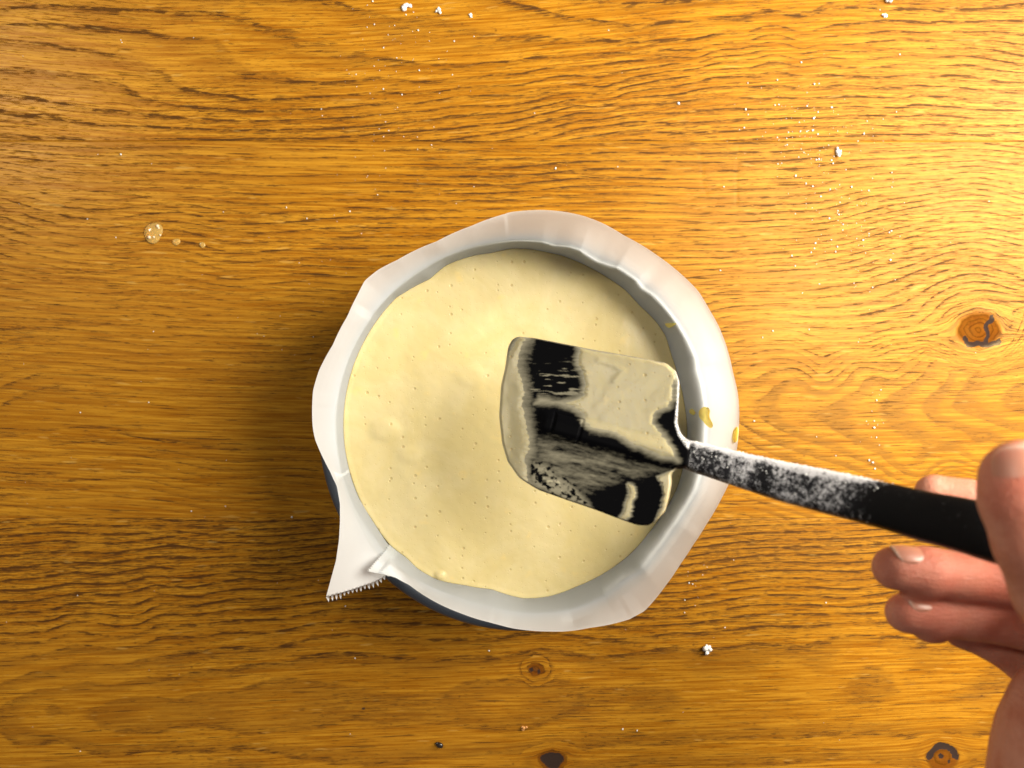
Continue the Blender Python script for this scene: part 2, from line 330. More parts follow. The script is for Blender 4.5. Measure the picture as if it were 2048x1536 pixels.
def board(idx, y0, y1, rings, prof, seed, mat, tri_scale=1.0):
    # y in photo px, y0 (top) < y1
    xs = np.concatenate([np.linspace(-1500, -60, 60, endpoint=False), np.arange(-60, 2112, 3.6), np.linspace(2116, 3500, 60)])
    va, vb = max(y0, -40), min(y1, 1580)
    if idx in (0, 4): ys = np.linspace(y0, y1, 60)
    else:
        ys = np.arange(va, vb, 3.6)
        if y0 < va: ys = np.concatenate([np.linspace(y0, va, 30, endpoint=False), ys])
        if y1 > vb: ys = np.concatenate([ys, np.linspace(vb, y1, 30)])
        elif ys[-1] < y1 - .1: ys = np.append(ys, y1)
    if idx in (0, 4): xs = np.linspace(-1500, 3500, 240)
    e = 1.2; ys = np.unique(np.concatenate([ys, [y0 + e, y1 - e]]))
    PX, PY = np.meshgrid(xs, ys, indexing='ij')
    R = tps(rings, .0006)(PX, PY) if rings else PY / 19. + 1.5 * fbm(PX / 500. + seed, PY / 150. + seed)
    if idx == 2: R = np.where(R < 17.5, (R - 17.5) * 1.6 + 17.5, R)
    V = PY - np.interp(PX, prof[0], prof[1])
    U = PX.copy(); KN = np.zeros_like(PX); CR = np.zeros_like(PX); DZ = np.zeros_like(PX)
    wx = PX + 5 * (fbm(PX / 14. + 3, PY / 14.) - .5) * 2; wy = PY + 5 * (fbm(PX / 14., PY / 14. + 9) - .5) * 2
    for kx, ky, rx, ry, kd in KNOTS:
        if not (y0 - 60 < ky < y1 + 60): continue
        q = np.hypot((wx - kx) / rx, (wy - ky) / ry)
        big = rx > 40
        reach = 2.7 if big else 2.4
        wgt = sstep(reach, 1.0, q)
        Rk = (19.2 if big else 16.3) - q * (2.6 if big else 1.2)
        R = R * (1 - wgt) + Rk * wgt
        s = np.where(q > 1, 1 - 1 / np.maximum(q, 1) ** 2 * .9, .1)
        V = ky + (V - ky) * s if big else V + (PY - ky) * (s - 1) * .8
        KN = np.maximum(KN, sstep(1.12, .82, q)); KN = np.maximum(KN, (.04 if big else .25) * wgt)
        if kd == 1 and rx < 20: CR = np.maximum(CR, sstep(1.0, .5, q) * .42)
        if kd == 2: CR = np.maximum(CR, sstep(1.05, .6, q) * .8)
    if idx == 2:
        c1 = line_d(wx, wy, [(1985, 634), (1971, 650), (1975, 668), (1972, 684)]); c2 = line_d(wx, wy, [(1938, 690), (1955, 686), (1975, 691), (2000, 684)])
        CR = np.maximum(CR, sstep(6.0, 2.0, c1)); CR = np.maximum(CR, sstep(7.5, 2.5, c2)); CR = np.maximum(CR, sstep(6, 2.5, line_d(wx, wy, [(1931, 678), (1934, 684)])))
        for a, b in (((1476, 292), (1474, 410)), ((1400, 300), (1406, 350)), ((1440, 372), (1378, 400)), ((1405, 365), (1415, 395))):
            CR = np.maximum(CR, .36 * sstep(2.6, .8, line_d(PX, PY, [a, b])))
    if idx == 3:
        a4 = np.arange(180, 361, 15) * math.pi / 180; arc = [(1885 + 27 * math.cos(a), 1514 + 21 * math.sin(a)) for a in a4]
        CR = np.maximum(CR, sstep(9, 4, line_d(wx, wy, arc))); CR = np.maximum(CR, sstep(8, 3, np.hypot(wx - 1882, wy - 1514))); CR = np.maximum(CR, sstep(6, 2, np.hypot(wx - 1898, wy - 1524)))
        CR = np.maximum(CR, sstep(5, 2, np.hypot(wx - 1061, wy - 1342))); CR = np.maximum(CR, sstep(5, 2, np.hypot(wx - 1079, wy - 1346)))
        CR = np.maximum(CR, .8 * sstep(6, 2, np.hypot(wx - 729, wy - 1418)))
    gy_ = np.abs(np.gradient(R, axis=1)) / np.maximum(np.gradient(PY, axis=1), .1)
    # pore density map
    PD = .5 + .5 * (fbm(PX / 260. + seed, PY / 60.) - .5) * 2
    if idx == 3: PD += .9 * sstep(1280, 1200, PY) - .25 * sstep(1290, 1330, PY)
    if idx == 2: PD += -.15 + .2 * sstep(700, 600, PY) - .5 * sstep(1450, 1600, PX) * sstep(740, 800, PY)
    if idx == 1: PD += .15
    WD = np.full_like(PX, .22)
    if idx == 2: WD += .65 * sstep(1480, 1560, PX) * sstep(700, 780, PY)
    if idx == 3: WD += .35 * sstep(1270, 1310, PY)
    if rings: PD = PD * sstep(.004, .03, gy_ + .004)
    if idx == 2: PD -= .25 * sstep(900, 600, PX)
    Z = -.00035 * CR
    edge = (PY <= y0 + .1) | (PY >= y1 - .1); Z = np.where(edge, -.00015, Z)
    X, Y = ptab(PX, PY)
    nx, ny = PX.shape; V3 = np.stack([X, Y, Z], -1).reshape(-1, 3); Q = grid_quads(nx, ny)[:, ::-1]
    # skirt (sides and underside)
    per = [(i, 0) for i in range(nx)] + [(nx - 1, j) for j in range(1, ny)] + [(i, ny - 1) for i in range(nx - 2, -1, -1)] + [(0, j) for j in range(ny - 2, 0, -1)]
    pid = np.array([i * ny + j for i, j in per]); base = len(V3); low = V3[pid].copy(); low[:, 2] = -.028
    V3 = np.concatenate([V3, low]); n = len(pid); k = np.arange(n); k2 = (k + 1) % n
    Q = np.concatenate([Q, np.stack([pid[k], pid[k2], base + k2, base + k], 1)])
    o = fast_mesh('board', V3, Q, mat, table)
    ext = lambda a: np.concatenate([a.ravel(), a.ravel()[pid]])
    G = np.stack([ext(U) / S0, ext(V) / S0 + seed * .37, np.full(len(V3), seed * 1.7)], 1)
    attr(o, 'grain', G, 'FLOAT_VECTOR'); attr(o, 'ring', ext(R)); attr(o, 'knot', ext(KN)); attr(o, 'crack', ext(CR)); attr(o, 'pore', ext(PD)); attr(o, 'wide', ext(WD))
    return o
W1 = mat_wood('oak_board_pale', .77); W2 = mat_wood('oak_board', .70); W3 = mat_wood('oak_board_warm', .70)
board(0, -900, -180, None, ([-1500, 3500], [0, 40]), 5.3, W2)
board(1, -180, 282, rings1, ([-1500, 0, 300, 700, 1000, 1400, 1700, 2048, 3500], [-20, 0, 22, 18, -2, -38, -52, -44, -40]), 1.0, W1)
board(2, 282, 1036, rings2, ([-1500, 0, 350, 700, 1400, 1700, 2048, 3500], [-20, 0, 16, 24, 26, 20, 10, 10]), 2.0, W2)
board(3, 1036, 1720, rings3, ([-1500, 0, 350, 700, 1400, 2048, 3500], [20, 0, -12, -28, -45, -62, -90]), 3.0, W3)
board(4, 1720, 2400, None, ([-1500, 3500], [0, 30]), 7.7, W1)

# ---------------------------------------------------------------- CAKE TIN
RIM_Z = .075; TC = P(1045, 855, RIM_Z); cx, cy = TC.x, TC.y
tin = empty('cake_tin', (cx, cy, 0)); tag(tin, 'round dark grey metal cake tin lined with white baking parchment', 'cake tin')
def lathe(name, prof, mat, parent, n=160):
    V = []; m = len(prof)
    for i in range(n):
        a = 2 * math.pi * i / n
        for r, z in prof: V.append((r * math.cos(a), r * math.sin(a), z))
    q = grid_quads(n, m, wrap=True)
    o = fast_mesh(name, V, q, mat, parent); return o
lathe('wall', [(.0992, .070), (.0988, .0035), (.0970, .0012), (.0, .0012), (.0, .0002), (.0978, .0002), (.0998, .003), (.1004, .069)][::-1], M_tin, tin)
lp = []
for k in range(21):
    a = 2 * math.pi * k / 20; lp.append((.1018 + .0039 * math.cos(a), .0708 + .0040 * math.sin(a)))
lathe('rolled_rim', lp, M_tin, tin)

# ---------------------------------------------------------------- PARCHMENT + BATTER outlines (photo px -> polar about the tin centre)
OUT = [(1079,420),(1123,423),(1167,432),(1208,448),(1249,472),(1314,511),(1366,552),(1396,582),(1419,620),(1437,652),(1451,687),(1466,746),(1476,790),(1478,850),(1472,910),(1458,967),(1444,995),(1414,1047),(1387,1088),(1362,1126),(1332,1170),(1302,1208),(1289,1222),(1259,1238),(1223,1248),(1182,1255),(1127,1263),(1100,1263),(1048,1260),(983,1246),(928,1229),(873,1205),(846,1189),(819,1170),(791,1155),(769,1149),(735,1142)]
OUT2 = [(775,1151),(748,1164),(707,1178),(652,1194),(659,1181),(666,1159),(672,1121),(678,1080),(680,1044),(680,1008),(674,973),(661,944),(645,913),(631,880),(626,856),(626,781),(638,740),(665,690),(694,633),(714,592),(730,561),(756,540),(795,520),(873,483),(942,452),(991,433),(1023,424),(1056,421),(1079,420)]
CRE = [(1056,475),(1109,489),(1155,494),(1176,508),(1196,520),(1226,530),(1252,535),(1273,555),(1287,574),(1305,585),(1331,608),(1349,634),(1366,661),(1381,684),(1393,711),(1397,737),(1406,769),(1413,810),(1413,870),(1409,920),(1402,952),(1393,981),(1368,1025),(1341,1066),(1308,1112),(1286,1140),(1253,1156),(1223,1181),(1196,1203),(1168,1214),(1127,1222),(1048,1226),(983,1214),(920,1196),(860,1172),(800,1135),(752,1085),(712,1025),(690,975),(676,915),(670,849),(670,784),(678,732),(701,677),(730,634),(753,595),(779,569),(828,540),(893,504),(942,480),(984,470),(1020,473)]
BAT = [(1056,498),(1100,506),(1123,511),(1173,532),(1214,555),(1249,579),(1278,611),(1314,646),(1331,672),(1343,711),(1358,760),(1369,810),(1374,860),(1372,900),(1365,940),(1354,976),(1327,1025),(1297,1066),(1258,1110),(1215,1142),(1155,1172),(1100,1192),(1048,1197),(983,1178),(928,1170),(873,1159),(835,1137),(813,1115),(779,1089),(745,1041),(709,981),(693,940),(685,896),(681,862),(686,800),(698,752),(714,703),(740,654),(769,612),(808,586),(860,558),(893,530),(948,511),(984,506),(1023,497)]
BZ = .0445
def to_world(pts, z): return np.array([P(x, y, z)[:2] for x, y in pts])
def polar_closed(pts, z, n, rmax=None, smooth=0):
    w_ = to_world(pts, z) - np.array([cx, cy]); a = np.unwrap(np.arctan2(w_[:, 1], w_[:, 0])); r = np.hypot(w_[:, 0], w_[:, 1])
    a = np.mod(a, 2 * math.pi); o = np.argsort(a); a = a[o]; r = r[o]
    th = np.linspace(0, 2 * math.pi, n, endpoint=False)
    rr = np.interp(th, a, r, period=2 * math.pi)
    for _ in range(smooth): rr = .25 * np.roll(rr, 1) + .5 * rr + .25 * np.roll(rr, -1)
    if rmax: rr = np.minimum(rr, rmax)
    return th, rr
NT_ = 720
TH, RB = polar_closed(BAT, BZ, NT_, .0985, 5)
_, RC = polar_closed(CRE, RIM_Z, NT_, .0965, 3)
# batter: solid with gently uneven top
m = 90; V = []
rho = np.concatenate([np.linspace(0, .9, 70, endpoint=False), np.linspace(.9, 1, 20)])
TT, RR = np.meshgrid(TH, rho, indexing='ij'); rad = RR * RB[:, None]
bx_ = rad * np.cos(TT); by_ = rad * np.sin(TT)
hz = .00045 * (fbm(bx_ * 32 + 5, by_ * 32 + 7, 4) - .5) * 2 + .0002 * (fbm(bx_ * 110 + 1, by_ * 110, 3) - .5) * 2 + .0003 * sstep(.965, 1.0, RR)
# ladled folds of batter
for (fx, fy, fr, fh) in ((1225, 668, 50, .0008), (770, 860, 28, .0012), (1240, 640, 95, .0006), (940, 750, 30, .0007), (880, 1150, 10, .0012), (820, 910, 22, .0006)):
    c_ = P(fx, fy, BZ); q_ = np.hypot(bx_ + cx - c_.x, (by_ + cy - c_.y) * 1.3) / (fr * .443 / F); hz = hz + fh * np.exp(-q_ ** 4)
V = np.stack([bx_, by_, BZ + hz], -1).reshape(-1, 3); Q = grid_quads(NT_, m, wrap=True)
sidebase = len(V); low = np.stack([RB * .985 * np.cos(TH), RB * .985 * np.sin(TH), np.full(NT_, .003)], 1); V = np.concatenate([V, low])
k = np.arange(NT_); k2 = (k + 1) % NT_; Q = np.concatenate([Q, np.stack([k * m + m - 1, k2 * m + m - 1, sidebase + k2, sidebase + k], 1)[:, :]])
batter = fast_mesh('cake_batter', V, Q, M_batter); batter.location = (cx, cy, 0)
bm = bmesh.new(); bm.from_mesh(batter.data); bmesh.ops.remove_doubles(bm, verts=bm.verts, dist=1e-7); bmesh.ops.recalc_face_normals(bm, faces=bm.faces); bm.to_mesh(batter.data); bm.free()
tag(batter, 'pale yellow cake batter filling the parchment lined tin', 'cake batter')

# parchment strip: one long sheet; runs from its buried end at the lower left, round anticlockwise (increasing angle) and overlaps itself
def ang(px, py, z=RIM_Z):
    p = P(px, py, z); return math.atan2(p.y - cy, p.x - cx)
def outer_z(a):   # height of free edge by direction
    return .0915 + .0030 * math.cos(a - .2) + .0012 * math.sin(5 * a + 1)
def outline_r(pts, n_th):
    out = []
    for x, y in pts:
        a = ang(x, y, .087); z = outer_z(a); p = P(x, y, z); out.append((math.atan2(p.y - cy, p.x - cx), math.hypot(p.x - cx, p.y - cy), z))
    a = np.array([o[0] for o in out]); r = np.array([o[1] for o in out]); return a, r
def strip(name, pts_out, a_start, a_end, n, inner_off, teeth=None, end_shape=None):
    """angles increase anticlockwise; pts_out sampled as polar"""
    a, r = outline_r(pts_out, n); a = np.mod(a, 2 * math.pi); o = np.argsort(a); a = a[o]; r = r[o]
    th = np.linspace(a_start, a_end, n); tm = np.mod(th, 2 * math.pi)
    ro = np.interp(tm, a, r, period=2 * math.pi)
    return th, ro
a0 = math.atan2(*(np.array([P(779, 1089, BZ).y - cy, P(779, 1089, BZ).x - cx])))  # where inner end sits on the batter line (rad)
a0 = a0 % (2 * math.pi)
allout = OUT + [p for p in OUT2[4:] if p[1] <= 973]
a_end = math.pi + .27; th = np.linspace(a0 - 2 * math.pi, a_end, 880)      # anticlockwise from the inner end: lower-left -> bottom -> right -> top -> left
nrow = 34
thm = np.mod(th, 2 * math.pi)
aa, ra = outline_r(allout, 0); aa = np.mod(aa, 2 * math.pi); o_ = np.argsort(aa); aa = aa[o_]; ra = ra[o_]
RO = np.interp(thm, aa, ra, period=2 * math.pi)
for _ in range(2): RO[1:-1] = .25 * RO[:-2] + .5 * RO[1:-1] + .25 * RO[2:]
rb = np.interp(thm, TH, RB, period=2 * math.pi); rc = np.interp(thm, TH, RC, period=2 * math.pi)
zo = np.array([outer_z(t) for t in thm])
verts = np.zeros((len(th), nrow, 3))
for j in range(nrow):
    if j < 14:
        s = j / 13.; z = .012 + (BZ - .012) * s if j < 4 else BZ + (RIM_Z - .0015 - BZ) * (j - 4) / 9.
        if j < 4: z = .02 + (BZ - .02) * j / 4.; rr = rb + .0
        else:
            q = (j - 4) / 9.; rr = rb + (rc - rb) * (q ** 1.0)
            z = BZ + (RIM_Z - BZ) * q
        zz = np.full(len(th), z)
    else:
        q = (j - 13) / (nrow - 14.); rr = rc + (RO - rc) * (q ** .9); zz = RIM_Z + (zo - RIM_Z) * (1 - (1 - q) ** 1.35)
    verts[:, j, 0] = rr * np.cos(th); verts[:, j, 1] = rr * np.sin(th); verts[:, j, 2] = zz
# soft crumples
kn_ = np.sort(rng.rand(26)) * 2 * math.pi; kn_ = kn_ + a0 - 2 * math.pi; kv_ = (rng.rand(26) - .5) * .0034; kv2_ = (rng.rand(26) - .5) * .0026
hh = np.clip((verts[:, :, 2] - RIM_Z) / .02, 0, 1); cr = np.interp(th, kn_, kv_)[:, None] * (1 - abs(2 * hh - .8)) + np.interp(th, kn_[::-1] * -1 + kn_.sum() / 13, kv2_)[:, None] * hh * .5
wv = np.clip((verts[:, :, 2] - BZ) / .01, 0, 1) * np.clip((zo[:, None] - verts[:, :, 2]) / .004 + .25, 0, 1)
verts[:, :, 0] += cr * wv * np.cos(th)[:, None]; verts[:, :, 1] += cr * wv * np.sin(th)[:, None]
rcur = np.hypot(verts[:, :, 0], verts[:, :, 1]); lim = np.where(verts[:, :, 2] < .072, .0985, 1.0); f_ = np.minimum(1, lim / rcur); verts[:, :, 0] *= f_; verts[:, :, 1] *= f_
# --- overlap ends
# end A (last angles, coming down the left side): peels outward past a0 into the serrated flap
# end B (first angles): its serrated edge runs from (779,1089) at batter to (735,1142) outside
paper = empty('parchment_paper', (cx, cy, 0)); tag(paper, 'white baking parchment lining the round tin, with a serrated loose corner', 'baking parchment')
ec = P(779, 1089, BZ)
def place(px, py, z): p = P(px, py, z); return (p.x - cx, p.y - cy, z)
V = verts.reshape(-1, 3); v0 = verts[0].copy()
Q = grid_quads(len(th), nrow)
# replace the first columns (B end) so that the cut slants: shift columns toward the cut line
cutB = []
for j in range(nrow):
    q = max(0, (j - 4) / (nrow - 5.)); px = 779 + (735 - 779) * q ** 1.1 ; py = 1089 + (1142 - 1089) * q
    z = BZ + (zo[0] + .003 - BZ) * (1 - (1 - q) ** 3.2) if j >= 4 else verts[0, j, 2]
    tooth = 2.2 * (1 if j % 2 else -1) if j > 6 else 0
    cutB.append(place(px - tooth * .8, py - tooth * .55, z))
cutB = np.array(cutB); K = 46
# last outline points of end B between x=735 and x=846
for i in range(K):
    f = (1 - i / K); f = f * f * (3 - 2 * f)
    verts[i] = verts[i] * (1 - f) + (cutB + (verts[i] - v0)) * f if i else cutB
# end A: outer rim already follows the left outline; add the flap from the last columns
sheetB = fast_mesh('parchment_strip', verts.reshape(-1, 3), Q, M_paper, paper)
# flap: surface spanned between the batter line (inner) and the flared free corner
inner = [(693,940,.0455),(709,981,.0455),(728,1014,.0455),(745,1041,.0455),(762,1067,.0458),(779,1092,.046),(795,1106,.047)]
outer = [(659,940,.0915),(674,973,.0920),(680,1008,.0925),(680,1044,.093),(678,1080,.094),(672,1121,.095),(652,1194,.098)]
NI, NJ = 60, 64
def interp_pts(pts, n):
    pts = np.array(pts, float); d = np.concatenate([[0], np.cumsum(np.hypot(*np.diff(pts[:, :2], axis=0).T))]); t = np.linspace(0, d[-1], n)
    return np.stack([np.interp(t, d, pts[:, c]) for c in range(3)], 1)
A = interp_pts(inner, NI); B = interp_pts(outer, NI); MID = []
for p in A:
    w0 = P(*p); r0 = min(math.hypot(w0.x - cx, w0.y - cy), .0984); a_ = math.atan2(w0.y - cy, w0.x - cx); wx_, wy_ = cx + .0962 * math.cos(a_), cy + .0962 * math.sin(a_); dd = CAM_Z - .0762
    MID.append((1024 + wx_ * F / dd, 768 - wy_ * F / dd, .0762))
MID = np.array(MID)
for p in A:
    w0 = P(*p); a_ = math.atan2(w0.y - cy, w0.x - cx); r0 = min(math.hypot(w0.x - cx, w0.y - cy), .0984); dd = CAM_Z - p[2]
    p[0] = 1024 + (cx + r0 * math.cos(a_)) * F / dd; p[1] = 768 - (cy + r0 * math.sin(a_)) * F / dd
def base_pt(i, q):
    a_ = MID[i] + (MID[i] - A[i]) * .0
    if q < .25: return A[i] + (MID[i] - A[i]) * (q / .25)
    t = (q - .25) / .75; p = MID[i] + (B[i] - MID[i]) * t; p[2] = MID[i][2] + (B[i][2] - MID[i][2]) * (1 - (1 - t) ** 1.5); return p
cut = interp_pts([(795,1108,.047),(783,1122,.0765),(775,1149,.082),(748,1164,.087),(707,1178,.093),(652,1194,.098)], NJ)
FV = np.zeros((NI, NJ, 3))
for i in range(NI):
    s = i / (NI - 1.)
    for j in range(NJ):
        q = j / (NJ - 1.); base = base_pt(i, q).copy(); lastb = base_pt(NI - 1, q)
        w_ = s ** 2.2; p = base + (cut[j] - lastb) * w_
        if i == NI - 1 and 8 < j: # serration: sharp teeth
            pass
        FV[i, j] = p
# toothed final row
teeth = []
NTH = 17
for j in range(NJ):
    q = j / (NJ - 1.)
FV2 = np.zeros((NI, NJ, 3))
for i in range(NI):
    for j in range(NJ):
        p = FV[i, j]; z = p[2] + .0012 * math.sin(j * .12) * (i / NI) ; FV2[i, j] = place(p[0], p[1], z)
# jagged row extends past the cut
row = []
e0 = FV2[-1]; e1 = FV2[-2]
nt = 18 * 3; jag = []
for k_ in range(nt + 1):
    q = k_ / nt * (NJ - 1); j = min(int(q), NJ - 2); f = q - j; p = e0[j] * (1 - f) + e0[j + 1] * f
    jag.append(p)
FVl = FV2.reshape(-1, 3).tolist(); FQ = [tuple(x) for x in grid_quads(NI, NJ)]
sub = []
dirv = np.array([.35, -.93, 0]); dirv /= np.linalg.norm(dirv)
for j in range(6, NJ - 1):
    # each tooth spans 3 columns
    if (j - 6) % 3 == 0 and j + 3 <= NJ - 1:
        a_, b_ = (NI - 1) * NJ + j, (NI - 1) * NJ + j + 3
        pa, pb = np.array(FVl[a_]), np.array(FVl[b_]); mid = (pa + pb) / 2; tang = (pb - pa); ln = np.linalg.norm(tang)
        nrm = np.array([-tang[1], tang[0], 0]); nrm /= (np.linalg.norm(nrm) + 1e-9)
        if nrm[1] > 0: nrm = -nrm
        tip = mid + nrm * min(.0030, ln * 1.3) * random.uniform(.6, 1.15) + tang * .1
        FVl.append(tip.tolist()); ti = len(FVl) - 1
        FQ += [(a_, a_ + 1, ti), (a_ + 1, a_ + 2, ti), (a_ + 2, a_ + 3, ti)]
mesh_obj('loose_flap', FVl, FQ, M_paper, paper)

# batter drips on the paper
def drip(name, pts, z, h, mat, label, slope=0.0, dirz=(0, 0)):
    pts = np.array(pts, float); c = pts.mean(0); n = 48; rings = 8
    d = np.concatenate([pts, pts[:1]]); L_ = np.concatenate([[0], np.cumsum(np.hypot(*np.diff(d, axis=0).T))]); t = np.linspace(0, L_[-1], n, endpoint=False)
    bx = np.interp(t, L_, d[:, 0]); by = np.interp(t, L_, d[:, 1])
    for _ in range(3): bx = .25 * np.roll(bx, 1) + .5 * bx + .25 * np.roll(bx, -1); by = .25 * np.roll(by, 1) + .5 * by + .25 * np.roll(by, -1)
    cw = P(c[0], c[1], z); V = [(0, 0, h)]; F_ = []
    for k in range(1, rings + 1):
        q = k / rings
        for i in range(n):
            x = c[0] + (bx[i] - c[0]) * q; y = c[1] + (by[i] - c[1]) * q; zz = z + slope * ((x - c[0]) * dirz[0] + (y - c[1]) * dirz[1])
            p = P(x, y, zz); V.append((p.x - cw.x, p.y - cw.y, zz - z + h * (1 - q ** 2.2) ** .6 - (.0008 if k == rings else 0)))
    for i in range(n): F_.append((0, 1 + i, 1 + (i + 1) % n))
    for k in range(rings - 1):
        for i in range(n): a = 1 + k * n; F_.append((a + i, a + n + i, a + n + (i + 1) % n, a + (i + 1) % n))
    o = mesh_obj(name, V, F_, mat); o.location = cw; tag(o, label, 'batter drip', 'batter drips on the parchment'); return o
t_ = NT('yellow_batter'); t_.bsdf(Base_Color=(.98, .82, .30), Roughness=.3, Subsurface_Weight=.9, Subsurface_Radius=(.005, .003, .001), Subsurface_Scale=.5); _tr = t_.n('BsdfTranslucent'); _tr.inputs[0].default_value = (1.0, .78, .22, 1); _mx = t_.n('MixShader'); _mx.inputs[0].default_value = .5; t_.link([n for n in t_.t.nodes if n.type == 'BSDF_PRINCIPLED'][0].outputs[0], _mx.inputs[1]); t_.link(_tr.outputs[0], _mx.inputs[2]); t_.link(_mx.outputs[0], t_.out.inputs[0]); M_drip = t_.m
def wall_z(px, py):   # height of the parchment seen at that photo point
    best = min(((abs((CAM_Z - z) * math.hypot(px - 1024, 0) / F), z) for z in (.06,)), default=(0, .06))[1]; 
    from_z = best
    # march down the ray until the radius meets the strip
    for s in range(200):
        z = .103 - s * .0003; p = P(px, py, z); a = math.atan2(p.y - cy, p.x - cx) % (2 * math.pi); r = math.hypot(p.x - cx, p.y - cy)
        rbb = np.interp(a, TH, RB, period=2 * math.pi); rcc = np.interp(a, TH, RC, period=2 * math.pi); roo = np.interp(a, aa, ra, period=2 * math.pi)
        if z > RIM_Z: q = (z - RIM_Z) / (outer_z(a) - RIM_Z); rs = rcc + (roo - rcc) * (1 - (1 - min(q, 1)) ** (1 / 1.35)) ** .9
        else: rs = rbb + (rcc - rbb) * (z - BZ) / (RIM_Z - BZ)
        if z < outer_z(a) and r >= rs: return z
    return .07
for pts, h, lab in (([(1398,822),(1404,815),(1413,812),(1421,818),(1418,830),(1422,842),(1428,850),(1424,858),(1414,852),(1406,842),(1398,834)], .0018, 'large yellow batter drip running down the right side of the parchment'),
                    ([(1378,820),(1383,816),(1388,820),(1392,826),(1388,831),(1380,827)], .0010, 'small yellow batter drop just left of the large drip'),
                    ([(1329,645),(1338,643),(1348,642),(1354,647),(1346,653),(1338,656),(1332,652)], .0010, 'pale batter drop on the upper right inner parchment wall'),
                    ([(1466,866),(1470,856),(1476,852),(1477,866),(1475,882),(1469,888),(1465,878)], .0012, 'cream batter drip on the outer edge of the parchment above the spatula handle')):
    c = np.mean(pts, 0); z = wall_z(*c); zr = wall_z(c[0] + 4, c[1]); zl = wall_z(c[0] - 4, c[1])
    drip('batter_drip', pts, z + .0005, h, M_drip, lab, (zr - zl) / 8., (1, 0))

# ---------------------------------------------------------------- SPATULA
BO = [(1035,673),(1024,679),(1016,695),(1010,736),(1002,770),(998,832),(1004,886),(1015,923),(1038,956),(1076,979),(1135,1000),(1188,1018),(1235,1036),(1272,1049),(1294,1050),(1307,1042),(1329,1023),(1337,995),(1343,964),(1341,948),(1351,938),(1366,938),(1374,934),(1380,906),(1378,880),(1366,873),(1358,860),(1354,845),(1357,795),(1358,764),(1351,742),(1332,726),(1272,714),(1191,700),(1135,689),(1069,676)]
ax = np.array([1.0, .27]); ax /= np.linalg.norm(ax); per_ = np.array([-ax[1], ax[0]])     # along the handle, and downward across
TILT = math.tan(math.radians(9))
def blade_z(px, py):
    s = (px - 1180) * ax[0] + (py - 865) * ax[1]; t = (px - 1180) * per_[0] + (py - 865) * per_[1]
    return .130 + .00011 * s + TILT * t * .35 / F * 1.0
SP = P(1375, 906, .152)
spat = empty('spatula', SP); tag(spat, 'black silicone spatula smeared with batter and dusted with flour held over the tin', 'spatula')
bo = np.array(BO, float); d = np.concatenate([bo, bo[:1]]); Ls = np.concatenate([[0], np.cumsum(np.hypot(*np.diff(d, axis=0).T))]); NB = 420
tt = np.linspace(0, Ls[-1], NB, endpoint=False); ox = np.interp(tt, Ls, d[:, 0]); oy = np.interp(tt, Ls, d[:, 1])
for _ in range(3): ox = .25 * np.roll(ox, 1) + .5 * ox + .25 * np.roll(ox, -1); oy = .25 * np.roll(oy, 1) + .5 * oy + .25 * np.roll(oy, -1)
bc = np.array([1190., 868.]); NRB = 150
rh = np.concatenate([np.linspace(0, .88, NRB - 30, endpoint=False), np.linspace(.88, 1, 30)])
BX = bc[0] + (ox - bc[0])[:, None] * rh[None]; BY = bc[1] + (oy - bc[1])[:, None] * rh[None]
sdE = poly_sd(BX, BY, np.stack([ox, oy], 1)); sdE = np.maximum(sdE, 0)
Th = np.where(BX < 1070, .0022 + .0026 * sstep(1000, 1070, BX), .0048)
ew = 5 + 8 * sstep(1300, 1345, BX)
top = Th * (1 - (1 - np.clip(sdE / ew, 0, 1)) ** 2) ** .5
def rot(px, py, ox_, oy_): 
    s = (px - ox_) * ax[0] + (py - oy_) * ax[1]; t = (px - ox_) * per_[0] + (py - oy_) * per_[1]; return s, t
s_, t_s = rot(BX, BY, 1131, 855)
rib = sstep(34, 6, np.abs(t_s)) * sstep(-66, -40, s_) * .0026
ribcut = sstep(10, 18, t_s) * sstep(28, 40, s_) * .0
plug = sstep(2.0, -3.0, np.maximum(np.abs(s_) - 25, np.abs(t_s) - 24)) * .0007 - .0005 * sstep(4.5, 1, np.abs(np.maximum(np.abs(s_) - 28, np.abs(t_s) - 27)))
top = top + (rib + plug * (rib > .0005)) * sstep(2, 12, sdE)
# shallow ledge round the blade flats
wxn = BX + 13 * (fbm(BX / 42., BY / 34., 4) - .5) + 8 * (fbm(BX / 30., BY / 3.5, 2) - .5); wyn = BY + 14 * (fbm(BX / 42. + 40, BY / 34., 4) - .5)
def pc(poly, soft, amt=1.0): return amt * sstep(-soft, soft, poly_sd(wxn, wyn, poly))
P1 = [(1035,660),(1062,672),(1050,695),(1046,735),(1052,760),(1056,800),(1064,850),(1066,900),(1062,935),(1068,975),(1020,965),(980,880),(985,740)]
P2 = [(1155,690),(1240,705),(1335,722),(1356,745),(1346,775),(1340,800),(1334,815),(1312,824),(1309,842),(1322,862),(1336,885),(1350,922),(1310,912),(1262,890),(1225,868),(1185,858),(1165,842),(1158,830),(1140,815),(1110,806),(1072,806),(1078,796),(1120,800),(1160,790),(1166,762),(1150,728)]
P3 = [(1078,872),(1108,872),(1150,884),(1200,898),(1260,918),(1330,936),(1310,946),(1258,952),(1228,962),(1190,972),(1160,985),(1110,985),(1066,968),(1060,915)]
P4 = [(1062,925),(1090,925),(1112,945),(1142,962),(1172,995),(1180,1012),(1150,1003),(1100,986),(1060,970)]
P5 = [(1257,962),(1270,966),(1268,985),(1262,1010),(1258,1028),(1247,1036),(1232,1034),(1242,1012),(1250,985)]
P6 = [(1312,953),(1328,944),(1350,936),(1350,990),(1335,1030),(1305,1048),(1298,1048),(1316,1015),(1320,985),(1320,966)]
